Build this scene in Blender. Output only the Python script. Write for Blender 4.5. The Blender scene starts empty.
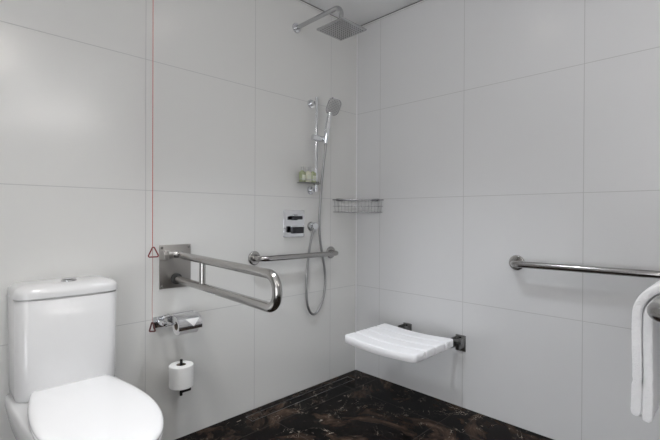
import bpy, bmesh, math, random
from mathutils import Vector, Matrix, Quaternion
random.seed(4)
S = bpy.context.scene
COL = S.collection
PI = math.pi

# ------------------------------------------------------------------ materials
def newmat(name):
    m = bpy.data.materials.new(name); m.use_nodes = True
    nt = m.node_tree
    return m, nt, nt.nodes['Principled BSDF']

def simple(name, col, rough=0.5, metal=0.0, bump=0.0, bscale=200.0, coat=0.0, aniso=0.0, var=0.0, trans=0.0, sss=0.0, spec=None):
    m, nt, b = newmat(name)
    b.inputs['Base Color'].default_value = (*col, 1)
    b.inputs['Roughness'].default_value = rough
    b.inputs['Metallic'].default_value = metal
    b.inputs['Coat Weight'].default_value = coat
    b.inputs['Coat Roughness'].default_value = 0.06
    b.inputs['Transmission Weight'].default_value = trans
    if spec is not None: b.inputs['Specular IOR Level'].default_value = spec
    if sss: 
        b.inputs['Subsurface Weight'].default_value = sss
        b.inputs['Subsurface Radius'].default_value = (.01, .01, .01)
    tc = nt.nodes.new('ShaderNodeTexCoord')
    n = nt.nodes.new('ShaderNodeTexNoise'); n.inputs['Scale'].default_value = bscale
    n.inputs['Detail'].default_value = 4
    nt.links.new(tc.outputs['Object'], n.inputs['Vector'])
    if bump:
        bp = nt.nodes.new('ShaderNodeBump'); bp.inputs['Strength'].default_value = bump
        bp.inputs['Distance'].default_value = 0.002
        nt.links.new(n.outputs['Fac'], bp.inputs['Height'])
        nt.links.new(bp.outputs['Normal'], b.inputs['Normal'])
    rm = nt.nodes.new('ShaderNodeMapRange')
    rm.inputs['To Min'].default_value = max(0, rough - var - .02); rm.inputs['To Max'].default_value = rough + var + .02
    nt.links.new(n.outputs['Fac'], rm.inputs['Value']); nt.links.new(rm.outputs['Result'], b.inputs['Roughness'])
    return m

def line_mask(nt, src, period, offset, half):
    """1 on lines at offset + k*period (in the value src)."""
    a = nt.nodes.new('ShaderNodeMath'); a.operation = 'SUBTRACT'; a.inputs[1].default_value = offset - period / 2
    nt.links.new(src, a.inputs[0])
    w = nt.nodes.new('ShaderNodeMath'); w.operation = 'FLOORED_MODULO'; w.inputs[1].default_value = period
    nt.links.new(a.outputs[0], w.inputs[0])
    s = nt.nodes.new('ShaderNodeMath'); s.operation = 'SUBTRACT'; s.inputs[1].default_value = period / 2
    nt.links.new(w.outputs[0], s.inputs[0])
    ab = nt.nodes.new('ShaderNodeMath'); ab.operation = 'ABSOLUTE'; nt.links.new(s.outputs[0], ab.inputs[0])
    mr = nt.nodes.new('ShaderNodeMapRange'); mr.inputs['From Min'].default_value = half * .7; mr.inputs['From Max'].default_value = half * 1.3
    mr.inputs['To Min'].default_value = 1; mr.inputs['To Max'].default_value = 0
    nt.links.new(ab.outputs[0], mr.inputs['Value'])
    return mr.outputs['Result']

def vmax(nt, a, b):
    m = nt.nodes.new('ShaderNodeMath'); m.operation = 'MAXIMUM'
    nt.links.new(a, m.inputs[0]); nt.links.new(b, m.inputs[1]); return m.outputs[0]

def tile_mat(name, axis, off, col, grout, rough=.20, per=.6):
    m, nt, b = newmat(name)
    tc = nt.nodes.new('ShaderNodeTexCoord'); sp = nt.nodes.new('ShaderNodeSeparateXYZ')
    nt.links.new(tc.outputs['Object'], sp.inputs[0])
    mk = vmax(nt, line_mask(nt, sp.outputs[axis], per, off, .0016), line_mask(nt, sp.outputs['Z'], .6, 0.0, .0016))
    n = nt.nodes.new('ShaderNodeTexNoise'); n.inputs['Scale'].default_value = 1.6; n.inputs['Detail'].default_value = 5
    nt.links.new(tc.outputs['Object'], n.inputs['Vector'])
    r = nt.nodes.new('ShaderNodeMapRange'); r.inputs['To Min'].default_value = .985; r.inputs['To Max'].default_value = 1.015
    nt.links.new(n.outputs['Fac'], r.inputs['Value'])
    base = nt.nodes.new('ShaderNodeVectorMath'); base.operation = 'SCALE'; base.inputs[0].default_value = col
    nt.links.new(r.outputs['Result'], base.inputs['Scale'])
    mx = nt.nodes.new('ShaderNodeMix'); mx.data_type = 'RGBA'
    nt.links.new(mk, mx.inputs['Factor']); nt.links.new(base.outputs[0], mx.inputs[6]); mx.inputs[7].default_value = (*grout, 1)
    nt.links.new(mx.outputs[2], b.inputs['Base Color'])
    rr = nt.nodes.new('ShaderNodeMapRange'); rr.inputs['To Min'].default_value = rough; rr.inputs['To Max'].default_value = .8
    nt.links.new(mk, rr.inputs['Value']); nt.links.new(rr.outputs['Result'], b.inputs['Roughness'])
    iv = nt.nodes.new('ShaderNodeMath'); iv.operation = 'SUBTRACT'; iv.inputs[0].default_value = 1; nt.links.new(mk, iv.inputs[1])
    b.inputs['Specular IOR Level'].default_value = .75
    bp = nt.nodes.new('ShaderNodeBump'); bp.inputs['Distance'].default_value = .0008; bp.inputs['Strength'].default_value = .5
    nt.links.new(iv.outputs[0], bp.inputs['Height']); nt.links.new(bp.outputs['Normal'], b.inputs['Normal'])
    return m

def marble_mat(name, joints=True):
    m, nt, b = newmat(name)
    tc = nt.nodes.new('ShaderNodeTexCoord'); vec = tc.outputs['Object']
    def noise(scale, detail=6, dist=0, rough=.55):
        n = nt.nodes.new('ShaderNodeTexNoise'); n.inputs['Scale'].default_value = scale; n.inputs['Detail'].default_value = detail
        n.inputs['Distortion'].default_value = dist; n.inputs['Roughness'].default_value = rough
        nt.links.new(vec, n.inputs['Vector']); return n.outputs['Fac']
    def ramp(src, stops):
        c = nt.nodes.new('ShaderNodeValToRGB'); nt.links.new(src, c.inputs[0])
        e = c.color_ramp.elements
        e[0].position, e[0].color = stops[0][0], (*stops[0][1], 1)
        e[1].position, e[1].color = stops[1][0], (*stops[1][1], 1)
        for p, k in stops[2:]:
            x = e.new(p); x.color = (*k, 1)
        return c.outputs[0]
    base = ramp(noise(3.2, 9, 1.2, .68), [(.42, (.0018, .0015, .0016)), (.76, (.20, .135, .095)), (.50, (.006, .0042, .0036)), (.60, (.050, .032, .023))])
    # fine pale broken veins
    def vein(scale, lo, hi, dist):
        n = noise(scale, 5, dist)
        a = nt.nodes.new('ShaderNodeMath'); a.operation = 'SUBTRACT'; a.inputs[1].default_value = .5; nt.links.new(n, a.inputs[0])
        c = nt.nodes.new('ShaderNodeMath'); c.operation = 'ABSOLUTE'; nt.links.new(a.outputs[0], c.inputs[0])
        r = nt.nodes.new('ShaderNodeMapRange'); r.inputs['From Min'].default_value = lo; r.inputs['From Max'].default_value = hi
        r.inputs['To Min'].default_value = 1; r.inputs['To Max'].default_value = 0
        nt.links.new(c.outputs[0], r.inputs['Value']); return r.outputs['Result']
    v1 = vein(4.5, .001, .0065, 2.2)
    gate = nt.nodes.new('ShaderNodeMapRange'); gate.inputs['From Min'].default_value = .50; gate.inputs['From Max'].default_value = .66
    nt.links.new(noise(7, 3), gate.inputs['Value'])
    vg = nt.nodes.new('ShaderNodeMath'); vg.operation = 'MULTIPLY'; nt.links.new(v1, vg.inputs[0]); nt.links.new(gate.outputs['Result'], vg.inputs[1])
    mx = nt.nodes.new('ShaderNodeMix'); mx.data_type = 'RGBA'; nt.links.new(vg.outputs[0], mx.inputs['Factor'])
    nt.links.new(base, mx.inputs[6]); mx.inputs[7].default_value = (.50, .43, .35, 1)
    sp_ = nt.nodes.new('ShaderNodeMapRange'); sp_.inputs['From Min'].default_value = .69; sp_.inputs['From Max'].default_value = .74
    nt.links.new(noise(24, 3, .6), sp_.inputs['Value'])
    mx2 = nt.nodes.new('ShaderNodeMix'); mx2.data_type = 'RGBA'; nt.links.new(sp_.outputs['Result'], mx2.inputs['Factor'])
    nt.links.new(mx.outputs[2], mx2.inputs[6]); mx2.inputs[7].default_value = (.26, .22, .18, 1)
    out = mx2.outputs[2]
    if joints:
        sp = nt.nodes.new('ShaderNodeSeparateXYZ'); nt.links.new(vec, sp.inputs[0])
        mk = vmax(nt, line_mask(nt, sp.outputs['X'], .6, -.257, .0013), line_mask(nt, sp.outputs['Y'], .6, -.209, .0013))
        mx3 = nt.nodes.new('ShaderNodeMix'); mx3.data_type = 'RGBA'; nt.links.new(mk, mx3.inputs['Factor'])
        nt.links.new(out, mx3.inputs[6]); mx3.inputs[7].default_value = (.06, .052, .045, 1)
        out = mx3.outputs[2]
    nt.links.new(out, b.inputs['Base Color'])
    b.inputs['Roughness'].default_value = .14
    b.inputs['Specular IOR Level'].default_value = .05
    return m

def terry_mat():
    m, nt, b = newmat('terry_cotton')
    b.inputs['Base Color'].default_value = (.86, .86, .87, 1); b.inputs['Roughness'].default_value = .95
    b.inputs['Sheen Weight'].default_value = .35
    tc = nt.nodes.new('ShaderNodeTexCoord')
    v = nt.nodes.new('ShaderNodeTexVoronoi'); v.inputs['Scale'].default_value = 480
    nt.links.new(tc.outputs['Object'], v.inputs['Vector'])
    bp = nt.nodes.new('ShaderNodeBump'); bp.inputs['Distance'].default_value = .002; bp.inputs['Strength'].default_value = .8
    nt.links.new(v.outputs['Distance'], bp.inputs['Height']); nt.links.new(bp.outputs['Normal'], b.inputs['Normal'])
    return m

def emit_mat(name, col, st):
    m, nt, b = newmat(name)
    b.inputs['Base Color'].default_value = (.8, .8, .8, 1)
    b.inputs['Emission Color'].default_value = (*col, 1); b.inputs['Emission Strength'].default_value = st
    return m

M = dict(
    wall_l=tile_mat('glazed_tile_left', 'X', -.257, (.70, .70, .685), (.47, .47, .47)),  # warm cast of the light put into the left tile colour
    wall_r=tile_mat('glazed_tile_right', 'Y', -.209, (.70, .703, .71), (.47, .47, .47)),  # same tile, with the light's cool cast put into its colour
    wall_o=tile_mat('glazed_tile_other', 'X', -.257, (.70, .70, .70), (.27, .27, .27)),
    ceil=simple('ceiling_paint', (.90, .90, .905), .85, bump=.05, bscale=60),
    marble=marble_mat('emperador_marble'),
    marble_in=marble_mat('emperador_marble_insert', False),
    gap=simple('shadow_gap_grey', (.10, .10, .10), .7),
    trimw=simple('white_edge_trim', (.85, .85, .86), .3),
    chrome=simple('chrome', (.78, .79, .81), .07, 1.0),
    chrome_d=simple('satin_chrome_shower', (.50, .50, .51), .22, 1.0),
    steel=simple('brushed_stainless', (.42, .41, .40), .20, 1.0, bump=.03, bscale=300, var=.05),
    steel_pl=simple('brushed_stainless_plate', (.42, .405, .385), .36, 1.0, bump=.06, bscale=120, var=.06),
    steel_d=simple('drain_steel', (.45, .45, .45), .3, 1.0),
    ceramic=simple('white_ceramic', (.67, .67, .675), .15, coat=.15),
    cover=simple('soft_chrome_cover', (.72, .72, .73), .2, 1.0),
    seatpl=simple('white_duroplast', (.90, .90, .91), .14, coat=.3),
    plastic=simple('white_textured_plastic', (.90, .90, .92), .45, bump=.06, bscale=500),
    black=simple('black_metal', (.015, .015, .016), .3, .4),
    dark=simple('dark_rubber', (.02, .02, .02), .6),
    hinge=simple('dark_hinge_metal', (.24, .24, .235), .3, 1.0, var=.08),
    paper=simple('tissue_paper', (.80, .80, .79), .95, bump=.3, bscale=700),
    card=simple('cardboard_core', (.16, .13, .10), .9),
    cordr=simple('red_cord', (.50, .075, .06), .6),
    cordp=simple('pale_cord', (.42, .22, .18), .6),
    tri=simple('red_plastic', (.20, .022, .025), .35),
    togl=simple('brown_red_plastic', (.10, .03, .028), .45),
    nozzle=simple('nozzle_rubber', (.12, .12, .12), .5),
    terry=terry_mat(),
    face=simple('grey_spray_face', (.50, .50, .50), .35, .2),
    liq_g=simple('green_lotion_bottle', (.50, .55, .34), .25, trans=.3, spec=.5),
    liq_w=simple('cream_lotion_bottle', (.70, .70, .56), .3),
    label=simple('pale_label', (.72, .74, .62), .6),
    cap=simple('grey_cap', (.47, .47, .47), .3, .6),
    glass=simple('clear_acrylic', (.75, .78, .77), .1, trans=.85),
    lamp=emit_mat('lamp_lens', (1, .96, .92), 6),
    lever=simple('dark_lever_metal', (.05, .05, .055), .15, 1.0),
    hose=simple('metal_hose', (.34, .34, .34), .32, 1.0, bump=.2, bscale=400),
    globe=emit_mat('opal_globe', (1, .94, .88), 19),
    pane=emit_mat('added_fill_pane', (.95, .97, 1), 4.6),  # glow of the added fill pane
    wood=simple('door_veneer', (.12, .085, .06), .45),
)

# ------------------------------------------------------------------ mesh helpers
def empty(name, loc):
    o = bpy.data.objects.new(name, None); o.location = loc; o.empty_display_size = .05; COL.objects.link(o); return o

def tag(o, label, cat, group=None):
    o['label'] = label; o['category'] = cat
    if group: o['group'] = group
    return o

def obj(name, bm, mats, parent=None, smooth=True, angle=40, origin=None):
    """bm is in world coordinates; origin = where the object's own origin sits."""
    if not isinstance(mats, (list, tuple)): mats = [mats]
    bmesh.ops.remove_doubles(bm, verts=bm.verts, dist=1e-6)
    bmesh.ops.recalc_face_normals(bm, faces=bm.faces)
    me = bpy.data.meshes.new(name)
    pw = Vector((0, 0, 0))
    if parent is not None:
        p = parent
        while p is not None: pw += p.location; p = p.parent
    org = Vector(origin) if origin is not None else pw.copy()
    bmesh.ops.translate(bm, verts=bm.verts, vec=-org)
    for f in bm.faces: f.smooth = smooth
    bm.to_mesh(me); bm.free()
    for m in mats: me.materials.append(m)
    if smooth: me.set_sharp_from_angle(angle=math.radians(angle))
    o = bpy.data.objects.new(name, me); COL.objects.link(o)
    if parent is not None: o.parent = parent
    o.location = org - pw
    return o

def struct(name, bm, mat, **k):
    o = obj(name, bm, mat, **k); o['kind'] = 'structure'; return o

def box(bm, lo, hi, bevel=0, seg=3, mat=0):
    r = bmesh.ops.create_cube(bm, size=1)
    vs = r['verts']
    c = [(a + b) / 2 for a, b in zip(lo, hi)]; s = [b - a for a, b in zip(lo, hi)]
    for v in vs: v.co = Vector((c[i] + v.co[i] * s[i] for i in range(3)))
    fs = {f for v in vs for f in v.link_faces}
    for f in fs: f.material_index = mat
    if bevel:
        es = list({e for v in vs for e in v.link_edges})
        r2 = bmesh.ops.bevel(bm, geom=es, offset=bevel, segments=seg, profile=.5, affect='EDGES')
        for f in r2['faces']: f.material_index = mat
    return vs

def smoothpath(pts, n=8):
    pts = [Vector(p) for p in pts]
    P = [2 * pts[0] - pts[1]] + pts + [2 * pts[-1] - pts[-2]]
    out = []
    for i in range(1, len(P) - 2):
        for k in range(n):
            t = k / n
            a, b, c, d = P[i - 1], P[i], P[i + 1], P[i + 2]
            out.append(.5 * ((2 * b) + (c - a) * t + (2 * a - 5 * b + 4 * c - d) * t * t + (3 * b - a - 3 * c + d) * t ** 3))
    out.append(pts[-1])
    return out

def fillet(pts, rads, n=10):
    """polyline with rounded corners"""
    pts = [Vector(p) for p in pts]; out = [pts[0]]
    for i in range(1, len(pts) - 1):
        p, r = pts[i], rads[i - 1] if isinstance(rads, (list, tuple)) else rads
        a = (pts[i - 1] - p).normalized(); b = (pts[i + 1] - p).normalized()
        ang = a.angle(b); d = r / math.tan(ang / 2)
        c = p + (a + b).normalized() * (r / math.sin(ang / 2))
        s = p + a * d - c; e = p + b * d - c
        ax = s.cross(e).normalized(); tot = s.angle(e)
        for k in range(n + 1):
            out.append(c + Quaternion(ax, tot * k / n) @ s)
    out.append(pts[-1])
    return out

def tube(bm, path, r, n=20, caps=True, mat=0):
    path = [Vector(p) for p in path]
    q = [path[0]]
    for p in path[1:]:
        if (p - q[-1]).length > 1e-5: q.append(p)
    path = q
    rad = r if callable(r) else (lambda t: r)
    T = []
    for i in range(len(path)):
        a = path[max(0, i - 1)]; b = path[min(len(path) - 1, i + 1)]
        T.append((b - a).normalized())
    up = Vector((0, 0, 1)) if abs(T[0].z) < .9 else Vector((1, 0, 0))
    N = T[0].cross(up).normalized()
    rings = []
    for i, p in enumerate(path):
        if i:
            ax = T[i - 1].cross(T[i])
            if ax.length > 1e-8: N = Quaternion(ax.normalized(), T[i - 1].angle(T[i])) @ N
        B = T[i].cross(N).normalized()
        rr = rad(i / (len(path) - 1))
        rings.append([bm.verts.new(p + N * (math.cos(2 * PI * k / n) * rr) + B * (math.sin(2 * PI * k / n) * rr)) for k in range(n)])
    for a, b in zip(rings, rings[1:]):
        for k in range(n):
            bm.faces.new((a[k], a[(k + 1) % n], b[(k + 1) % n], b[k])).material_index = mat
    if caps:
        bm.faces.new(rings[0][::-1]).material_index = mat; bm.faces.new(rings[-1]).material_index = mat

def lathe(bm, origin, axis, prof, n=32, mat=0):
    """prof = [(radius, height along axis)]"""
    ax = Vector(axis).normalized(); o = Vector(origin)
    up = Vector((0, 0, 1)) if abs(ax.z) < .9 else Vector((1, 0, 0))
    N = ax.cross(up).normalized(); B = ax.cross(N)
    rings = []
    for r, h in prof:
        if r < 1e-6: rings.append([bm.verts.new(o + ax * h)])
        else: rings.append([bm.verts.new(o + ax * h + (N * math.cos(2 * PI * k / n) + B * math.sin(2 * PI * k / n)) * r) for k in range(n)])
    for a, b in zip(rings, rings[1:]):
        for k in range(n):
            k2 = (k + 1) % n
            if len(a) == 1 and len(b) == 1: continue
            if len(a) == 1: f = bm.faces.new((a[0], b[k2], b[k]))
            elif len(b) == 1: f = bm.faces.new((a[k], a[k2], b[0]))
            else: f = bm.faces.new((a[k], a[k2], b[k2], b[k]))
            f.material_index = mat

def loft(bm, loops, cap0=True, cap1=True, mat=0):
    R = [[bm.verts.new(p) for p in l] for l in loops]
    n = len(R[0])
    for a, b in zip(R, R[1:]):
        for k in range(n):
            bm.faces.new((a[k], a[(k + 1) % n], b[(k + 1) % n], b[k])).material_index = mat
    if cap0: bm.faces.new(R[0][::-1]).material_index = mat
    if cap1: bm.faces.new(R[-1]).material_index = mat

def rrect(x0, x1, y0, y1, rs, n=8):
    """rounded rectangle; rs radii for corners (x1y1, x0y1, x0y0, x1y0); returns 2D points"""
    out = []
    cs = [(x1, y1, 0), (x0, y1, 90), (x0, y0, 180), (x1, y0, 270)]
    for (cx, cy, a0), r in zip(cs, rs):
        sx = -1 if cx == x1 else 1; sy = -1 if cy == y1 else 1
        for k in range(n + 1):
            a = math.radians(a0 + 90 * k / n)
            out.append((cx + sx * r + r * math.cos(a), cy + sy * r + r * math.sin(a)))
    return out

def shape3(pts, z): return [Vector((x, y, z)) for x, y in pts]
def inset(pts, d):
    n = len(pts); out = []
    for i in range(n):
        a = Vector(pts[i - 1]); b = Vector(pts[i]); c = Vector(pts[(i + 1) % n])
        t = (c - a)
        if t.length < 1e-9: t = c - b
        t.normalize(); nrm = Vector((-t.y, t.x))    # left of travel = inwards for ccw
        out.append((b.x + nrm.x * d, b.y + nrm.y * d))
    return out

# ------------------------------------------------------------------ room shell
RX, RY, H = -3.5, -3.2, 2.418
def slab(name, lo, hi, mat):
    bm = bmesh.new(); box(bm, lo, hi); return struct(name, bm, mat, smooth=False)
slab('wall_left', (RX, 0, 0), (.1, .1, H - .008), M['wall_l'])
slab('wall_right', (0, RY, 0), (.1, 0, H - .008), M['wall_r'])
slab('wall_back', (RX - .1, RY, 0), (RX, .1, H - .008), M['wall_o'])
slab('wall_front', (RX - .1, RY - .1, 0), (.1, RY, H - .008), M['wall_o'])
slab('ceiling', (RX - .1, RY - .1, H), (.1, .1, H + .1), M['ceil'])
slab('trim_1', (RX - .1, .004, H - .008), (.1, .1, H), M['gap'])  # shade of the ceiling gap put into four dark grey strips
slab('trim_2', (.004, RY - .1, H - .008), (.1, .004, H), M['gap'])
slab('trim_3', (RX - .1, RY - .1, H - .008), (RX - .004, .004, H), M['gap'])
slab('trim_4', (RX - .004, RY - .1, H - .008), (.004, RY - .004, H), M['gap'])
bm = bmesh.new(); box(bm, (-.005, -.005, 0), (0, 0, H - .008), .001, 2)
struct('trim_5', bm, M['trimw'])

# floor with a recess for the channel drain (built as slabs around it in one mesh)
DX0, DX1, DY0, DY1 = -.945, -.134, -.112, -.045
bm = bmesh.new()
for lo, hi in (((RX - .1, RY - .1, -.1), (.1, DY0, 0)), ((RX - .1, DY1, -.1), (.1, .1, 0)),
               ((RX - .1, DY0, -.1), (DX0, DY1, 0)), ((DX1, DY0, -.1), (.1, DY1, 0)), ((DX0, DY0, -.1), (DX1, DY1, -.02))):
    box(bm, lo, hi)
struct('floor', bm, M['marble'], smooth=False)

t = tag(empty('channel_drain', ((DX0 + DX1) / 2, (DY0 + DY1) / 2, -.02)), 'long narrow channel drain with marble insert let into the dark floor', 'drain')
bm = bmesh.new(); e = .0025
box(bm, (DX0, DY0, -.02), (DX1, DY0 + e, .0008)); box(bm, (DX0, DY1 - e, -.02), (DX1, DY1, .0008))
box(bm, (DX0, DY0, -.02), (DX0 + e, DY1, .0008)); box(bm, (DX1 - e, DY0, -.02), (DX1, DY1, .0008))
obj('frame', bm, M['steel_d'], t, smooth=False)
bm = bmesh.new(); box(bm, (DX0 + e + .004, DY0 + e + .004, -.0195), (DX1 - e - .004, DY1 - e - .004, -.0005))
obj('tile_insert', bm, M['marble_in'], t, smooth=False)

# ------------------------------------------------------------------ toilet
TX = -1.794
t = tag(empty('toilet', (TX, -.3, 0)), 'white close-coupled toilet with closed lid and tall cistern against the tiled wall', 'toilet')
# pan
def spl(vals, u):
    """catmull-rom through list of 2D points, u in 0..1"""
    P = [Vector(v) for v in vals]; P = [2 * P[0] - P[1]] + P + [2 * P[-1] - P[-2]]
    s = u * (len(P) - 3); i = min(int(s), len(P) - 4); k = s - i
    a, b, c, d = P[i:i + 4]
    return .5 * ((2 * b) + (c - a) * k + (2 * a - 5 * b + 4 * c - d) * k * k + (3 * b - a - 3 * c + d) * k ** 3)
half = [(.0, -.160), (.095, -.160), (.121, -.170), (.135, -.215), (.156, -.330), (.167, -.46), (.160, -.57), (.136, -.665), (.096, -.745), (.05, -.784), (0, -.793)]
def seat_outline(grow=0, n=30):
    R = [spl(half, i / n) for i in range(n + 1)]
    pts = [(TX - p.x, p.y) for p in R] + [(TX + p.x, p.y) for p in R[-2:0:-1]]   # ccw seen from above
    return inset(pts, -grow) if grow else pts
def outline_n(hw, yb, yf, rb, n=15, sq=2.3):
    """D shaped ring: straight back at yb with corner radius rb, elliptical nose to yf"""
    pts = []
    ym = yb - .16
    for k in range(n + 1):
        a = PI / 2 * k / n
        pts.append((TX - rb * math.sin(a) - (hw - rb), yb - rb * (1 - math.cos(a))))
    for k in range(n + 1):
        a = PI * k / n
        c, s = math.cos(a), math.sin(a)
        pts.append((TX - hw * (abs(c) ** (2 / sq)) * (1 if c > 0 else -1), ym - (ym - yf) * (abs(s) ** (2 / sq))))
    for k in range(n + 1):
        a = PI / 2 * (1 - k / n)
        pts.append((TX + rb * math.sin(a) + (hw - rb), yb - rb * (1 - math.cos(a))))
    return pts
bm = bmesh.new()
secs = [(0.0, .115, -.02, -.60, .03), (.02, .118, -.015, -.61, .03), (.10, .112, -.01, -.59, .03), (.20, .128, -.006, -.63, .03), (.29, .160, -.003, -.72, .03),
        (.345, .172, -.003, -.755, .03), (.385, .180, -.003, -.787, .03), (.408, .180, -.003, -.789, .03), (.419, .177, -.006, -.784, .028), (.423, .169, -.014, -.776, .025)]
loft(bm, [shape3(outline_n(h, yb, yf, rb), z) for z, h, yb, yf, rb in secs])
obj('pan', bm, M['ceramic'], t, angle=60)
bm = bmesh.new()
loft(bm, [shape3(seat_outline(-d), z) for z, d in ((.4235, .006), (.426, .0015), (.432, 0), (.438, .0015), (.4405, .006))])
so = obj('seat_ring', bm, M['seatpl'], t, angle=60)
bm = bmesh.new()
prof = [(.4415, .005), (.4425, .001), (.448, -.002), (.455, .0), (.4595, .004), (.4622, .009)]
lid = [shape3(seat_outline(-d), z) for z, d in prof]
for z, k in ((.4640, .90), (.4652, .78), (.4660, .55), (.4664, .25)):
    lid.append([Vector((TX + (p.x - TX) * k, -.45 + (p.y + .45) * k, z)) for p in lid[5]])
loft(bm, lid)
obj('seat_lid', bm, M['seatpl'], t, angle=60)
for s in (-1, 1):
    bm = bmesh.new(); lathe(bm, (TX + s * .075, -.196, .4228), (0, 0, 1), [(0, 0), (.006, 0), (.006, .001), (0, .0012)])
    obj('seat_hinge', bm, M['chrome'], t)
# cistern: bowed front, rounded corners, slight taper
def cist(hw, yb, yf, r, z, bow=.012, n=8):
    pts = rrect(TX - hw, TX + hw, yf, yb, (.012, .012, r, r), n)
    # refine front edge for the bow
    out = []
    for i, p in enumerate(pts):
        q2 = pts[(i + 1) % len(pts)]
        out.append(p)
        if abs(p[1] - yf) < 1e-6 and abs(q2[1] - yf) < 1e-6 and abs(p[0] - q2[0]) > .05:
            for k in range(1, 12): out.append((p[0] + (q2[0] - p[0]) * k / 12, yf))
    return [Vector((x, y - bow * max(0, 1 - ((x - TX) / hw) ** 2) * (1 if y < yf + .08 else 0), z)) for x, y in out]
bm = bmesh.new()
loft(bm, [cist(.160, -.006, -.160, .042, .4235), cist(.164, -.003, -.165, .042, .427), cist(.166, -.002, -.168, .042, .45), cist(.168, -.002, -.174, .042, .780), cist(.165, -.004, -.171, .042, .783)])
loft(bm, [cist(.163, -.006, -.167, .04, .782), cist(.163, -.006, -.167, .04, .788)])
obj('cistern', bm, M['ceramic'], t, angle=60)
bm = bmesh.new()
LP = [(.787, .003, 1), (.7885, 0, 1), (.804, 0.0005, 1), (.814, .003, 1), (.821, .008, 1), (.8265, .016, 1), (.8305, .028, 1), (.833, .042, 1), (.8345, .06, 1)]
loft(bm, [cist(.1715 - d, -.001 - d * .4, -.178 + d, max(.008, .046 - d * .4), z) for z, d, _ in LP])
obj('cistern_lid', bm, M['ceramic'], t, angle=60)
bm = bmesh.new()
lathe(bm, (TX + .006, -.112, .834), (0, 0, 1), [(0, 0), (.027, 0), (.027, .0035), (.023, .005), (.0215, .0035), (0, .0035)])
fb = obj('flush_button', bm, M['chrome_d'], t)
bm = bmesh.new(); box(bm, (TX - .0155, -.1128, .8371), (TX + .0275, -.1112, .8385))
obj('button_divider', bm, M['dark'], fb, smooth=False)

# ------------------------------------------------------------------ grab rails
def flange_bm(c, axis, r=.039, t_=.010):
    bm = bmesh.new()
    lathe(bm, c, axis, [(0, 0), (r, 0), (r, t_ * .6), (r * .96, t_ * .85), (r * .88, t_), (.0195, t_), (.0185, t_ + .004), (0, t_ + .004)], 40)
    return bm
def grab_rail(label, a, b, axis):
    """a, b = wall points; axis = into the room"""
    a, b, ax = Vector(a), Vector(b), Vector(axis)
    t = tag(empty('grab_rail', (a + b) / 2), label, 'grab rail', 'straight grab rails')
    bm = bmesh.new()
    tube(bm, fillet([a + ax * .006, a + ax * .078, b + ax * .078, b + ax * .006], .045, 12), .016, 24)
    obj('rail', bm, M['steel'], t)
    for p in (a, b): obj('wall_flange', flange_bm(p, ax), M['steel'], t)
    return t
grab_rail('short stainless grab rail under the shower controls', (-.862, 0, .848), (-.257, 0, .845), (0, -1, 0))
grab_rail('stainless grab rail on the wall right of the folding seat', (0, -1.109, .849), (0, -1.735, .855), (-1, 0, 0))

# hinged support rail
t = tag(empty('hinged_support_rail', (-1.32, 0, .84)), 'stainless hinged loop support rail on a square wall plate beside the toilet', 'support rail')
bm = bmesh.new(); box(bm, (-1.395, -.008, .738), (-1.240, 0, .945), .002, 2)
plate = obj('mounting_plate', bm, M['steel_pl'], t)
for x in (-1.384, -1.251):
    for z in (.750, .933):
        bm = bmesh.new(); lathe(bm, (x, -.008, z), (0, -1, 0), [(0, 0), (.006, 0), (.006, .002), (.004, .004), (0, .004)], 16)
        obj('screw', bm, M['steel'], plate)
bm = bmesh.new()
box(bm, (-1.394, -.062, .878), (-1.372, -.006, .924), .004, 3)
box(bm, (-1.350, -.050, .884), (-1.340, -.006, .918), .003, 2)
lathe(bm, (-1.396, -.042, .902), (1, 0, 0), [(0, 0), (.019, 0), (.021, .003), (.021, .018), (.0185, .02), (.0185, .058), (0, .058)], 28)
obj('hinge', bm, M['steel_pl'], t)
zt, zb = .896, .787
def rp(L, z): return Vector((-1.314 - .085 * L, -L, z))
rr_ = (zt - zb) / 2 - .0005
LE = .895
bm = bmesh.new()
tube(bm, fillet([Vector((-1.345, -.045, .902)), Vector((-1.318, -.058, .902)), rp(.105, .898), rp(LE, zt), rp(LE, zb), rp(.02, zb - .006)], [.012, .03, rr_, rr_], 14), .0165, 24)
obj('loop_rail', bm, M['steel'], t)
bm = bmesh.new(); tube(bm, [rp(.315, zt), rp(.315, zb - .003)], .0135, 18)
obj('strut', bm, M['steel'], t)
bm = bmesh.new(); lathe(bm, rp(.008, zb - .006), (-.1, -1, 0), [(0, 0), (.026, 0), (.026, .010), (.019, .014), (0, .014)], 24)
obj('rubber_collar', bm, M['dark'], t)

# ------------------------------------------------------------------ emergency cord
CX, CY = -1.445, -.05
t = tag(empty('emergency_pull_cord', (CX, CY, 2.4)), 'thin red emergency pull cord hanging from ceiling with two triangular handles', 'pull cord')
bm = bmesh.new(); lathe(bm, (CX, CY, 2.4), (0, 0, -1), [(0, 0), (.035, 0), (.035, .012), (.012, .022), (.004, .03), (0, .03)])
obj('ceiling_switch', bm, M['plastic'], t)
bm = bmesh.new(); tube(bm, [(CX, CY, 2.375), (CX, CY, .945)], .0016, 8); obj('cord', bm, M['cordr'], t)
bm = bmesh.new(); tube(bm, smoothpath([(CX, CY, .945), (CX + .001, CY, .8), (CX - .001, CY, .7), (CX, CY, .605)]), .0015, 8); o = obj('cord', bm, M['cordp'], t); o['label'] = 'pale lower length of cord'
def ring_tri(zt, zb, w, r, rot=0, dx=0):
    bm = bmesh.new(); m = (zb + zt) / 2
    cs = [Vector((0, 0, zt - m)), Vector((w, 0, zb - m)), Vector((-w, 0, zb - m))]
    mid = (cs[0] + cs[1]) / 2
    path = fillet([mid, cs[1], cs[2], cs[0], mid], [w * .22] * 3, 5)
    R = Matrix.Rotation(rot, 3, 'Z')
    tube(bm, [R @ p + Vector((CX + dx, CY, m)) for p in path], r, 10, caps=False)
    return bm
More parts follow.
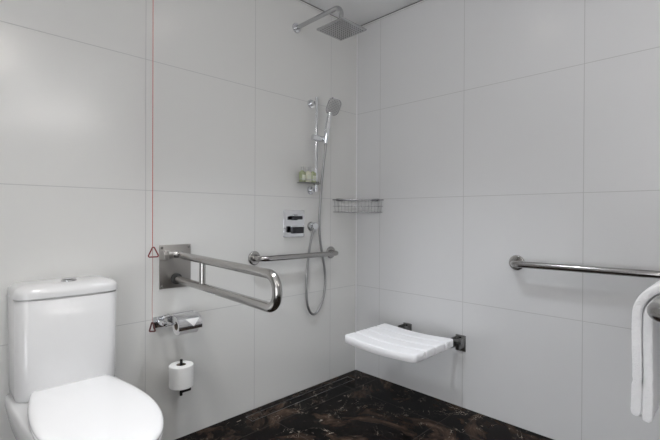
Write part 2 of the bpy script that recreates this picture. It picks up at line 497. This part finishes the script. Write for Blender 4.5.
obj('triangular_handle', ring_tri(.948, .897, .024, .0030, math.radians(-10), .004), M['tri'], t)
obj('pull_toggle', ring_tri(.608, .560, .013, .0036, math.radians(-40)), M['togl'], t)

# ------------------------------------------------------------------ toilet roll holder and roll
t = tag(empty('toilet_roll_holder', (-1.41, 0, .58)), 'chrome toilet roll holder with a curved cover under the hinged rail plate', 'roll holder')
bm = bmesh.new(); box(bm, (-1.426, -.010, .560), (-1.372, 0, .612), .002, 2); obj('wall_plate', bm, M['chrome'], t)
bm = bmesh.new()
box(bm, (-1.412, -.092, .583), (-1.391, -.008, .601), .003, 2)
tube(bm, [(-1.403, -.088, .585), (-1.246, -.088, .585)], .006, 14)
obj('arm', bm, M['chrome'], t)
RC = Vector((0, -.088, .574)); RO = .043
bm = bmesh.new()
a0, a1 = math.radians(75), math.radians(198)   # angle measured from +y (wall) over the top to the front
lp = []
for k in range(25):
    a = a0 + (a1 - a0) * k / 24
    lp.append((RC.y + math.cos(a) * .049, RC.z + math.sin(a) * .049))
inn = [(RC.y + math.cos(a0 + (a1 - a0) * k / 24) * .0475, RC.z + math.sin(a0 + (a1 - a0) * k / 24) * .0475) for k in range(24, -1, -1)]
lo_ = [Vector((-1.360, y, z)) for y, z in lp + inn]; hi_ = [Vector((-1.246, y, z)) for y, z in lp + inn]
loft(bm, [lo_, hi_])
box(bm, (-1.365, -.080, .586), (-1.360, -.024, .624), .001, 1)
tube(bm, [(-1.388, -.040, .614), (-1.244, -.040, .614)], .009, 12)
obj('cover', bm, M['cover'], t, angle=30)
def roll(name, c, axis, R, L, label, rc=.020):
    t = tag(empty(name, c), label, 'toilet roll')
    c = Vector(c); ax = Vector(axis)
    bm = bmesh.new()
    prof = [(rc, 0), (R - .003, 0), (R, .003), (R, L - .003), (R - .003, L), (rc, L), (rc, 0)]
    lathe(bm, c, ax, prof, 48)
    obj('paper', bm, M['paper'], t)
    bm = bmesh.new(); lathe(bm, c + ax * .001, ax, [(rc - .0002, 0), (rc - .0002, L - .002), (rc - .002, L - .002), (rc - .002, 0), (rc - .0002, 0)], 32)
    obj('core', bm, M['card'], t)
    return t
t = roll('toilet_roll', (-1.352, RC.y, RC.z), (1, 0, 0), RO, .098, 'toilet roll lying on the chrome holder under its curved cover, end folded to a point')
bm = bmesh.new()   # folded paper point lying over the cover's front
def cyl(x, a, r=.0503): return Vector((x, RC.y + math.cos(a) * r, RC.z + math.sin(a) * r))
A = math.radians
vs = []
rows = 8
for i in range(rows + 1):
    a = A(140 + 42 * i / rows); h = .0008 + (.034) * (1 - i / rows)
    vs.append([bm.verts.new(cyl(-1.290 - h, a)), bm.verts.new(cyl(-1.290 + h, a)), bm.verts.new(cyl(-1.290 + h, a, .0495)), bm.verts.new(cyl(-1.290 - h, a, .0495))])
for a_, b_ in zip(vs, vs[1:]):
    for k in range(4): bm.faces.new((a_[k], a_[(k + 1) % 4], b_[(k + 1) % 4], b_[k]))
bm.faces.new(vs[0]); bm.faces.new(vs[-1])
obj('folded_end', bm, M['paper'], t)

# spare roll on a black post
SX, SY = -1.331, -.098
t = tag(empty('spare_roll_holder', (SX, 0, .29)), 'black upright post holder for a spare roll below the covered roll', 'roll holder')
bm = bmesh.new(); tube(bm, [(SX, SY, .250), (SX, SY, .418)], .0065, 14); lathe(bm, (SX, SY, .289), (0, 0, 1), [(0, 0), (.028, 0), (.028, .004), (0, .004)], 24)
obj('post', bm, M['black'], t)
bm = bmesh.new(); box(bm, (SX - .004, SY - .007, .262), (SX + .046, SY + .007, .284), .002, 2); box(bm, (SX + .034, SY, .262), (SX + .046, -.006, .284), .002, 2); box(bm, (SX + .018, -.008, .252), (SX + .062, 0, .296), .002, 2)
obj('wall_bracket', bm, M['black'], t)
roll('toilet_roll', (SX, SY, .2935), (0, 0, 1), .0545, .101, 'spare toilet roll standing upright on the black post', rc=.022)

# ------------------------------------------------------------------ overhead shower
AX, AZ = -.560, 2.228
t = tag(empty('overhead_shower', (AX, 0, AZ)), 'square overhead shower head on a bent wall arm near the ceiling', 'shower head')
bm = bmesh.new(); lathe(bm, (AX, 0, AZ), (0, -1, 0), [(0, 0), (.031, 0), (.031, .004), (.027, .010), (.014, .013), (0, .013)], 36)
obj('wall_flange', bm, M['chrome'], t)
bm = bmesh.new(); tube(bm, fillet([(AX, -.004, AZ), (AX, -.378, AZ + .004), (AX, -.378, 2.125)], .045, 14), .0125, 22)
obj('arm', bm, M['chrome_d'], t)
bm = bmesh.new(); lathe(bm, (AX, -.378, 2.108), (0, 0, 1), [(0, 0), (.017, 0), (.019, .008), (.016, .02), (.0145, .032), (0, .032)], 28)
obj('swivel_joint', bm, M['chrome_d'], t)
bm = bmesh.new()
hx, hy, hs = AX + .004, -.378, .098
box(bm, (hx - hs, hy - hs, 2.098), (hx + hs, hy + hs, 2.109), .004, 3)
for i in range(11):
    for j in range(11):
        lathe(bm, (hx + (i - 5) * .0160, hy + (j - 5) * .0160, 2.098), (0, 0, -1), [(.0030, -.001), (.0030, .0012), (.0016, .0020), (0, .0020)], 8, mat=1)
obj('shower_plate', bm, [M['chrome_d'], M['nozzle']], t)

# ------------------------------------------------------------------ slide bar, hand shower, hose
BX, BY = -.440, -.056
t = tag(empty('shower_slide_bar', (BX, 0, 1.52)), 'vertical chrome shower slide bar on two round wall mounts', 'slide bar')
bm = bmesh.new(); box(bm, (BX - .0095, BY - .006, 1.232), (BX + .0095, BY + .006, 1.822), .004, 3); obj('bar', bm, M['chrome'], t)
for z in (1.790, 1.246):
    bm = bmesh.new(); lathe(bm, (BX, 0, z), (0, -1, 0), [(0, 0), (.027, 0), (.027, .008), (.024, .012), (.013, .013), (.012, .044), (0, .044)], 32)
    obj('wall_mount', bm, M['chrome'], t)
bm = bmesh.new()
tube(bm, [(BX - .036, BY - .004, 1.568), (BX + .052, BY - .018, 1.564)], .0185, 24)
lathe(bm, (BX + .042, BY - .036, 1.548), (.03, -.20, 1), [(0, 0), (.014, 0), (.0175, .034), (0, .034)], 24)
obj('slider', bm, M['chrome'], t)
bm = bmesh.new()
hb = Vector((BX + .042, BY - .040, 1.540)); hd = Vector((-.392, -.128, 1.722))
t = tag(empty('hand_shower', hb), 'chrome hand shower with rounded face clipped in the slide bar holder', 'hand shower')
path = smoothpath([hb, hb + Vector((.0, -.008, .05)), hb + Vector((.001, -.014, .10)), hd], 8)
tube(bm, path, lambda u: .0105 + .003 * math.sin(u * PI) + .004 * u, 20)
obj('handle', bm, M['chrome'], t)
fn = Vector((-.42, -.72, -.42)).normalized()      # the way the spray face looks
up = (Vector((.22, -.05, 1)) - fn * Vector((.22, -.05, 1)).dot(fn)).normalized(); sd = up.cross(fn).normalized()
hc = Vector((-.386, -.150, 1.756))
def headloop(hw, hh, r, d):
    return [hc + sd * x + up * y + fn * d for x, y in rrect(-hw, hw, -hh, hh, (r,) * 4, 8)]
bm = bmesh.new()
loft(bm, [headloop(.020, .026, .018, -.024), headloop(.036, .044, .028, -.016), headloop(.043, .052, .030, -.004), headloop(.043, .052, .030, .002), headloop(.040, .049, .028, .005)])
head = obj('head', bm, M['chrome'], t)
bm = bmesh.new()
loft(bm, [headloop(.039, .048, .027, .0045), headloop(.037, .046, .026, .0065)])
for i in range(-3, 4):
    for j in range(-4, 5):
        if i * i / 12 + j * j / 20 < 1: lathe(bm, hc + sd * i * .0095 + up * j * .0095 + fn * .0062, fn, [(.0022, 0), (.0018, .0018), (0, .0018)], 8, mat=1)
obj('spray_face', bm, [M['face'], M['nozzle']], head)

bm = bmesh.new()
OX, OZ = -.434, 1.020
hp = [hb + Vector((0, 0, -.004)), hb + Vector((-.002, .002, -.05)), (-.404, -.075, 1.36), (-.396, -.050, 1.20), (-.392, -.034, 1.03), (-.370, -.030, .88), (-.340, -.030, .75),
      (-.335, -.030, .63), (-.362, -.030, .535), (-.412, -.030, .472), (-.460, -.030, .484), (-.490, -.030, .56), (-.494, -.030, .70), (-.478, -.030, .84), (OX - .022, -.032, .95), (OX - .004, -.036, .997)]
P_ = smoothpath(hp, 14)
tube(bm, P_, .0075, 12)
for p0, p1 in ((P_[0], P_[5]), (P_[-6], P_[-1])): tube(bm, [p0, p1], .0085, 14)
tag(obj('shower_hose', bm, M['hose'], None, origin=hb), 'long metal shower hose looping down behind the short grab rail', 'hose')
t = tag(empty('hose_outlet', (OX, 0, OZ)), 'round chrome hose outlet on the wall right of the square shower valve', 'hose outlet')
bm = bmesh.new(); lathe(bm, (OX, 0, OZ), (0, -1, 0), [(0, 0), (.028, 0), (.028, .006), (.025, .009), (0, .009)], 32); o = obj('wall_flange', bm, M['hinge'], t)
bm = bmesh.new(); lathe(bm, (OX + .002, -.009, OZ), (0, -1, 0), [(0, 0), (.025, 0), (.025, .030), (.021, .036), (0, .036)], 28); tube(bm, [(OX, -.034, OZ - .01), (OX, -.034, OZ - .036)], .010, 18)
obj('elbow', bm, M['chrome'], t)

# bottle shelf
t = tag(empty('bottle_shelf', (BX - .06, BY, 1.28)), 'small slim shelf clipped to the slide bar under the bottles', 'shelf')
bm = bmesh.new(); box(bm, (-.575, -.083, 1.2845), (-.428, -.030, 1.289), .002, 2); box(bm, (BX - .014, BY - .013, 1.278), (BX + .014, BY + .013, 1.299), .003, 2)
obj('tray', bm, M['hinge'], t)
bm = bmesh.new()
tube(bm, fillet([(-.572, -.034, 1.306), (-.572, -.081, 1.306), (-.452, -.081, 1.306), (-.452, -.064, 1.306)], .006, 5), .0015, 8)
for x in (-.570, -.515, -.455): tube(bm, [(x, -.081, 1.286), (x, -.081, 1.307)], .0015, 8)
obj('guard_wire', bm, M['chrome'], t)
def bottle(x, mat, label, w=.0175, hh=.062, lab=True):
    t = tag(empty('toiletry_bottle', (x, -.055, 1.2895)), label, 'bottle', 'toiletry bottles on the slide bar shelf')
    def lp(w_, r, z): return [Vector((x + a, -.055 + b, 1.2895 + z)) for a, b in rrect(-w_, w_, -w_ * .85, w_ * .85, (r,) * 4, 5)]
    bm = bmesh.new(); loft(bm, [lp(w - .002, .004, 0), lp(w, .006, .003), lp(w, .006, hh - .006), lp(w - .004, .006, hh), lp(.007, .0055, hh + .006), lp(.007, .0055, hh + .010)])
    obj('body', bm, mat, t)
    bm = bmesh.new(); lathe(bm, (x, -.055, 1.2895 + hh + .0085), (0, 0, 1), [(0, 0), (.0095, 0), (.0095, .020), (.0075, .022), (0, .022)], 18); obj('cap', bm, M['cap'], t)
    if lab:
        bm = bmesh.new(); box(bm, (x - w * .7, -.0555 - w * .85 - .0006, 1.300), (x + w * .7, -.055 - w * .85 + .001, 1.332), 0); obj('label', bm, M['label'], t, smooth=False)
bottle(-.554, M['liq_g'], 'leftmost of three mini bottles on the slide bar shelf, green')
bottle(-.510, M['liq_w'], 'cream mini bottle standing between the two green ones', w=.0190)
bottle(-.468, M['liq_g'], 'green mini bottle nearest the chrome slide bar')

# ------------------------------------------------------------------ shower valve
t = tag(empty('shower_valve', (-.585, 0, 1.043)), 'square chrome built-in shower valve plate with two dark-edged levers', 'shower valve')
bm = bmesh.new(); box(bm, (-.658, -.010, .957), (-.494, 0, 1.120), .004, 3); obj('plate', bm, M['chrome'], t)
def lever(z, w, name, r, hh=.010):
    bm = bmesh.new()
    lathe(bm, (-.577, -.009, z), (0, -1, 0), [(0, 0), (r, 0), (r, .022), (r * .9, .026), (0, .026)], 30)
    box(bm, (-.577 - w, -.050, z - hh - .003), (-.577 + w, -.026, z + hh - .002), .004, 3)
    o = obj(name, bm, M['lever'], t); o['label'] = 'dark metal lever'
    bm = bmesh.new(); box(bm, (-.577 - w * 1.05, -.052, z + hh - .002), (-.577 + w * 1.05, -.024, z + hh + .002), .0015, 2)
    obj('lever_top', bm, M['chrome'], o)
lever(1.076, .034, 'diverter_lever', .017)
lever(1.002, .044, 'temperature_lever', .019, .019)

# ------------------------------------------------------------------ corner basket
t = tag(empty('corner_basket', (-.09, -.09, 1.11)), 'chrome wire corner basket mounted where the two tiled walls meet', 'basket')
E_ = .243
def front(u, z, k=0):   # front edge: from left wall to right wall, slightly bowed
    a = Vector((-E_ + k, -.006, z)); b = Vector((-.006, -E_ + k, z)); m = (a + b) / 2
    p = a + (b - a) * u
    return p + Vector((-.707, -.707, 0)) * (.040 * math.sin(u * PI) ** .8 if 0 < u < 1 else 0)
def rim(z, k=0): return [Vector((-.008, -.008, z)), ] + [front(i / 18, z, k) for i in range(19)] + [Vector((-.008, -.008, z))]
bm = bmesh.new(); tube(bm, rim(1.193), .0042, 10); obj('top_rim', bm, M['chrome_d'], t)
bm = bmesh.new(); tube(bm, rim(1.112, .008), .0026, 10); obj('bottom_rim', bm, M['chrome_d'], t)
bm = bmesh.new(); tube(bm, [front(i / 18, 1.150, .003) for i in range(19)], .0016, 8); obj('middle_wire', bm, M['chrome_d'], t)
for i in range(15):
    bm = bmesh.new(); u = (i + .5) / 15
    tube(bm, [front(u, 1.193), front(u, 1.112, .008)], .0013, 6); obj('wire', bm, M['chrome_d'], t)
for i in range(9):
    s = -.03 - i * .0235
    bm = bmesh.new(); a = Vector((s, -.008, 1.112))
    u = min(1, max(0, (E_ + s) / E_ * 1.0))
    fp = front(u, 1.112, .008)
    tube(bm, [a, Vector((s, fp.y if fp.y < -.02 else -.02, 1.112))], .0012, 6); obj('floor_wire', bm, M['chrome_d'], t)
bm = bmesh.new(); box(bm, (-.205, -.010, 1.186), (-.145, 0, 1.202), .002, 2); obj('wall_fixing', bm, M['black'], t)
bm = bmesh.new(); box(bm, (-.010, -.205, 1.186), (0, -.145, 1.202), .002, 2); obj('wall_fixing', bm, M['black'], t)

# ------------------------------------------------------------------ folding shower seat
X0, X1, Y0, Y1 = -.519, -.138, -.836, -.366
t = tag(empty('folding_shower_seat', (-.02, -.63, .36)), 'white plastic folding shower seat fixed to the right wall', 'shower seat')
NX, NY = 132, 26
slats = 4; gw = .009
def top_z(u, v):     # u across x (0 front .. 1 wall), v along y
    s = (u * slats) % 1.0; k = min(s, 1 - s) * (X1 - X0) / slats
    if (u < 1 / slats / 2 or u > 1 - 1 / slats / 2): k = .1 if (u * slats < .5 or (1 - u) * slats < .5) else k
    g = -.013 * math.exp(-(k / .0050) ** 2)
    dip = -.011 * math.sin(v * PI) ** 1.2
    return .424 + dip + g
def outl(u, v):
    x = X0 + (X1 - X0) * u; y = Y0 + (Y1 - Y0) * v
    # corner rounding in plan (superellipse squeeze)
    rc = .022; dx = min(x - X0, X1 - x); dy = min(y - Y0, Y1 - y)
    cx_ = max(0, rc - dx); cy_ = max(0, rc - dy)
    if cx_ > 0 and cy_ > 0:
        L = math.hypot(cx_, cy_); mx_ = max(cx_, cy_)
        f = mx_ / L
        sx = 1 if x < (X0 + X1) / 2 else -1; sy = 1 if y < (Y0 + Y1) / 2 else -1
        x = (X0 if sx > 0 else X1) + sx * (rc - cx_ * f); y = (Y0 if sy > 0 else Y1) + sy * (rc - cy_ * f)
    # notches where a groove meets the short ends
    s = (u * slats) % 1.0; k = min(s, 1 - s) * (X1 - X0) / slats
    if .1 < u < .9 and (v < .001 or v > .999): y += (1 if v < .5 else -1) * .015 * math.exp(-(k / .006) ** 2)
    return x, y
bm = bmesh.new(); G = []
def edge_drop(u, v):
    d = min(u * (X1 - X0), (1 - u) * (X1 - X0), v * (Y1 - Y0), (1 - v) * (Y1 - Y0))
    return -.004 * max(0, 1 - d / .006) ** 2
us = [i / NX for i in range(NX + 1)]; vs_ = sorted([0, .004, .01, .018] + [1, .996, .99, .982] + [i / NY for i in range(1, NY)])
us = sorted(set(us + [.004, .01, .99, .996]))
for u in us:
    row = []
    for v in vs_:
        x, y = outl(u, v); row.append(bm.verts.new((x, y, top_z(u, v) + edge_drop(u, v))))
    G.append(row)
for a, b in zip(G, G[1:]):
    for k in range(len(vs_) - 1): bm.faces.new((a[k], b[k], b[k + 1], a[k + 1]))
n1, n2 = len(us), len(vs_)
bd = [(i, 0) for i in range(n1)] + [(n1 - 1, j) for j in range(1, n2)] + [(i, n2 - 1) for i in range(n1 - 2, -1, -1)] + [(0, j) for j in range(n2 - 2, 0, -1)]
TH = .038
low = []
for i, j in bd:
    c = G[i][j].co; low.append(Vector((c.x, c.y, c.z - TH + .006)))
prev = [G[i][j] for i, j in bd]
cxm, cym = (X0 + X1) / 2, (Y0 + Y1) / 2
for f_, dz in ((1.0, 0), (.985, -.005)):
    cur = [bm.verts.new((cxm + (p.x - cxm) * f_, cym + (p.y - cym) * f_, p.z + dz)) for p in low]
    for k in range(len(bd)): bm.faces.new((prev[k], cur[k], cur[(k + 1) % len(bd)], prev[(k + 1) % len(bd)]))
    prev = cur
bm.faces.new(prev)
seat = obj('seat_panel', bm, M['plastic'], t, angle=50)
for x in (-.44, -.20):       # small square end plugs on the short side
    bm = bmesh.new(); box(bm, (x - .011, Y0 - .0015, .402), (x + .011, Y0 + .003, .418), .001, 1)
    o = obj('end_plug', bm, M['seatpl'], seat)
for y in (-.439, -.801):
    bm = bmesh.new()
    box(bm, (-.012, y - .030, .322), (0, y + .030, .412), .003, 2)
    pl = obj('wall_bracket', bm, M['hinge'], t)
    bm = bmesh.new()
    for s in (-1, 1): box(bm, (-.075, y + s * .022 - .004, .345), (-.010, y + s * .022 + .004, .405), .006, 3)
    tube(bm, [(-.055, y - .032, .385), (-.055, y + .032, .385)], .012, 18)
    box(bm, (-.30, y + (.030 if y < -.7 else -.014) - .004, .376), (-.045, y + (.030 if y < -.7 else -.014) + .014, .3865), .002, 2)
    obj('hinge', bm, M['hinge'], pl)
    for z in (.335, .399):
        bm = bmesh.new(); lathe(bm, (-.012, y, z), (-1, 0, 0), [(0, 0), (.006, 0), (.005, .003), (0, .003)], 12); obj('screw', bm, M['black'], pl)

# ------------------------------------------------------------------ towel loop and towel
TZ, TR = .880, .020
YA, YB = -1.812, -1.926
t = tag(empty('towel_loop_rail', (0, (YA + YB) / 2, TZ)), 'horizontal stainless loop rail carrying the white towel at the right edge', 'towel rail')
bm = bmesh.new()
rb = (YA - YB) / 2 - .0005
tube(bm, fillet([(-.008, YA, TZ), (-1.095, YA, TZ), (-1.095, YB, TZ), (-.008, YB, TZ)], [rb, rb], 16), TR, 28)
obj('loop_rail', bm, M['steel'], t)
bm = bmesh.new(); box(bm, (-.010, YB - .05, TZ - .06), (0, YA + .05, TZ + .06), .002, 2); obj('wall_plate', bm, M['steel_pl'], t)
TXa, TXb = -.945, -.74
def ribbon(bm, yl, yr, top, zl, zr, th, x0, x1, seed):
    """thick terry layer in an upside-down U over the loop; yl / yr / top = its centre line"""
    rnd = random.Random(seed); r = (yl - yr) / 2; cy = (yl + yr) / 2; cl = []
    zs = top - r * .80
    NL = 30
    for k in range(NL): cl.append((yl, zl + (zs - zl) * k / NL))
    for k in range(33):
        a = PI * k / 32; cl.append((cy + r * math.cos(a), zs + r * .80 * math.sin(a)))
    for k in range(1, NL + 1): cl.append((yr, zs + (zr - zs) * k / NL))
    n = len(cl); ph = 1.3; side = 3
    xs = [x0, x0 + .003, x0 + .010] + [x0 + .02 + (x1 - x0 - .04) * k / 10 for k in range(11)] + [x1 - .010, x1 - .003, x1]
    ts = [.66, .92, 1.0] + [1] * 11 + [1.0, .92, .66]
    loops = []
    for x, tf in zip(xs, ts):
        o_, i_ = [], []
        for k, (y, z) in enumerate(cl):
            a = Vector(cl[max(0, k - 1)]); b = Vector(cl[min(n - 1, k + 1)]); tt = (b - a).normalized(); nr = Vector((tt.y, -tt.x))
            low = z - min(zl, zr); thk = th * tf
            if low < .075: thk *= 1.10
            elif low < .083: thk *= .78
            endk = min(k, n - 1 - k)
            thk *= (.72, .95, 1.0)[min(endk, 2)]
            wob = .0022 * math.sin(z * 17 + ph + x * 9) * min(1, max(0, zs - z) * 8)
            xo = x + .0025 * math.sin(z * 14 + ph) * (1 - (x - x0) / (x1 - x0)) + .0005 * rnd.uniform(-1, 1)
            zz = z + (.005 * math.sin(x * 30 + ph) if endk < 3 else 0)
            o_.append(Vector((xo, y + nr.x * thk / 2 + wob, zz + nr.y * thk / 2))); i_.append(Vector((xo, y - nr.x * thk / 2 + wob, zz - nr.y * thk / 2)))
        loops.append(o_ + i_[::-1])
    L_ = [[bm.verts.new(p) for p in l] for l in loops]; m2 = 2 * n
    for a, b in zip(L_, L_[1:]):
        for k in range(m2): bm.faces.new((a[k], a[(k + 1) % m2], b[(k + 1) % m2], b[k]))
    for l in (L_[0], L_[-1]):
        for k in range(n - 1): bm.faces.new((l[k], l[k + 1], l[m2 - 2 - k], l[m2 - 1 - k]))
bm = bmesh.new()
ti = .0212
yl = YA + TR + ti / 2 + .001; yr = YB - TR - ti / 2 - .001
g_ = .0010; tp = TZ + TR + ti / 2 + .001
ribbon(bm, yl + ti + g_, yr - ti - g_, tp + ti * 1.05, .600, .604, ti, TXa, TXb, 3)
ribbon(bm, yl, yr, tp, .591, .595, ti, TXa + .001, TXb - .002, 8)
tw = tag(obj('towel', bm, M['terry'], None, angle=60, origin=(-.83, (YA + YB) / 2, TZ)), 'thick white terry towel folded over the horizontal loop rail', 'towel')
md = tw.modifiers.new('sub', 'SUBSURF'); md.levels = 2; md.render_levels = 3
tx = bpy.data.textures.new('terry_loops', 'CLOUDS'); tx.noise_scale = .0035; tx.noise_depth = 2
dm = tw.modifiers.new('fluff', 'DISPLACE'); dm.texture = tx; dm.strength = .0022; dm.mid_level = .5; dm.texture_coords = 'LOCAL'

# ------------------------------------------------------------------ ceiling lamps
def downlight(x, y, power, label, size=.12, col=(1, .97, .94), cone=110, blend=.9):
    t = tag(empty('ceiling_downlight', (x, y, H)), label, 'ceiling light', 'ceiling downlights')
    bm = bmesh.new(); r = size / 2
    lathe(bm, (x, y, H), (0, 0, -1), [(r + .002, 0), (r + .018, 0), (r + .018, .003), (r + .004, .007), (r + .002, .007), (r + .002, 0)], 40); obj('trim_ring', bm, M['plastic'], t)
    bm = bmesh.new(); lathe(bm, (x, y, H), (0, 0, -1), [(0, .001), (r + .001, .001), (r + .001, .002), (0, .002)], 32); obj('lens', bm, M['lamp'], t)
    L = bpy.data.lights.new('lamp_light', 'SPOT'); L.shadow_soft_size = size / 2; L.energy = power; L.color = col
    L.spot_size = math.radians(cone); L.spot_blend = blend
    lo = bpy.data.objects.new('lamp_light', L); lo.location = (0, 0, -.03); COL.objects.link(lo); lo.parent = t
downlight(-.98, -.92, 66, 'ceiling downlight over the shower area', .14, (.90, .945, 1), 90)
GX, GY = -1.785, -2.10  # ceiling lamp set by its wall glow; globe form added to light ceiling
t = tag(empty('globe_ceiling_lamp', (GX, GY, H)), 'round opal globe lamp added out of view on the ceiling above the middle of the room', 'ceiling light')
bm = bmesh.new(); lathe(bm, (GX, GY, H), (0, 0, -1), [(0, 0), (.06, 0), (.06, .012), (.03, .03), (0, .03)]); obj('ceiling_rose', bm, M['plastic'], t)
bm = bmesh.new(); lathe(bm, (GX, GY, H - .025), (0, 0, -1), [(.08 * math.sin(PI * k / 20), .08 * (1 - math.cos(PI * k / 20))) for k in range(21)], 40); obj('globe_shade', bm, M['globe'], t)
downlight(-1.88, -.86, 46, 'added unseen ceiling downlight above the toilet', .14, (1, .985, .96), 96)  # downlight added to brighten toilet lid and lower left wall
def added_bar_lamp(p, ax, power, label, w=.9, col=(1, .98, .96)):
    """bar uplight added out of view to brighten ceiling and walls; ax = into the room"""
    p = Vector(p); ax = Vector(ax); al = Vector((-ax.y, ax.x, 0))
    t = tag(empty('added_bar_lamp', p), label, 'added fill light')
    def bx(bm, d0, d1, hw, z0, z1, bv):
        q = [p + al * s * hw + ax * d for s in (-1, 1) for d in (d0, d1)]
        box(bm, (min(v.x for v in q), min(v.y for v in q), p.z + z0), (max(v.x for v in q), max(v.y for v in q), p.z + z1), bv, 2)
    bm = bmesh.new(); bx(bm, 0, .03, w * .5, -.05, .05, .004); obj('backplate', bm, M['chrome'], t)
    bm = bmesh.new(); bx(bm, .03, .07, w * .49, -.045, .045, .01); obj('diffuser', bm, M['lamp'], t)
    L = bpy.data.lights.new('added_bar_light', 'AREA'); L.shape = 'RECTANGLE'; L.size = w; L.size_y = .12; L.energy = power; L.color = col
    lo = bpy.data.objects.new('added_bar_light', L); lo.location = ax * .075; COL.objects.link(lo); lo.parent = t
    lo.rotation_euler = (ax * .35 + Vector((0, 0, 1))).to_track_quat('-Z', 'Y').to_euler()
added_bar_lamp((RX, -2.2, 2.12), (1, 0, 0), 15, 'added unseen bar uplight on the back wall')  # both uplights are added to brighten the ceiling
added_bar_lamp((-1.2, RY, 2.12), (0, 1, 0), 13, 'added unseen bar uplight on the front wall')
# glowing frosted pane and frame added behind the camera as fill light
WY0, WY1, WZ0, WZ1 = -2.95, -1.55, .06, 1.35
bm = bmesh.new(); xa, xb = RX, RX + .03
for y0, y1, z0, z1 in ((WY0 - .05, WY1 + .05, WZ0 - .05, WZ0), (WY0 - .05, WY1 + .05, WZ1, WZ1 + .05), (WY0 - .05, WY0, WZ0, WZ1), (WY1, WY1 + .05, WZ0, WZ1), ((WY0 + WY1) / 2 - .02, (WY0 + WY1) / 2 + .02, WZ0, WZ1)):
    box(bm, (xa, y0, z0), (xb, y1, z1))
wn = struct('added_window_1', bm, M['plastic'], smooth=False)
bm = bmesh.new(); box(bm, (RX + .001, WY0, WZ0), (RX + .012, WY1, WZ1)); obj('added_glow_pane', bm, M['pane'], wn, smooth=False)
W = bpy.data.worlds.new('world'); S.world = W; W.use_nodes = True
W.node_tree.nodes['Background'].inputs[0].default_value = (.8, .85, 1, 1); W.node_tree.nodes['Background'].inputs[1].default_value = .0

# ------------------------------------------------------------------ camera
cd = bpy.data.cameras.new('camera'); cam = bpy.data.objects.new('camera', cd); COL.objects.link(cam)
cam.location = (-2.20885, -1.95154, 1.0878)
_F = Vector((math.cos(.78658) * math.cos(-.00523), math.sin(.78658) * math.cos(-.00523), math.sin(-.00523)))
_R = Vector((math.sin(.78658), -math.cos(.78658), 0)); _U = _R.cross(_F)
_R2 = _R * math.cos(.00446) + _U * math.sin(.00446); _U2 = _U * math.cos(.00446) - _R * math.sin(.00446)
cam.rotation_euler = Matrix((_R2, _U2, -_F)).transposed().to_euler()
cd.sensor_width = 36; cd.lens = 417.02 / 660 * 36; cd.shift_y = -2.22 / 660; cd.clip_start = .02
S.camera = cam
S.view_settings.view_transform = 'Standard'; S.view_settings.look = 'None'; S.view_settings.gamma = 1
S.view_settings.use_curve_mapping = False; S.view_settings.exposure = 0.02
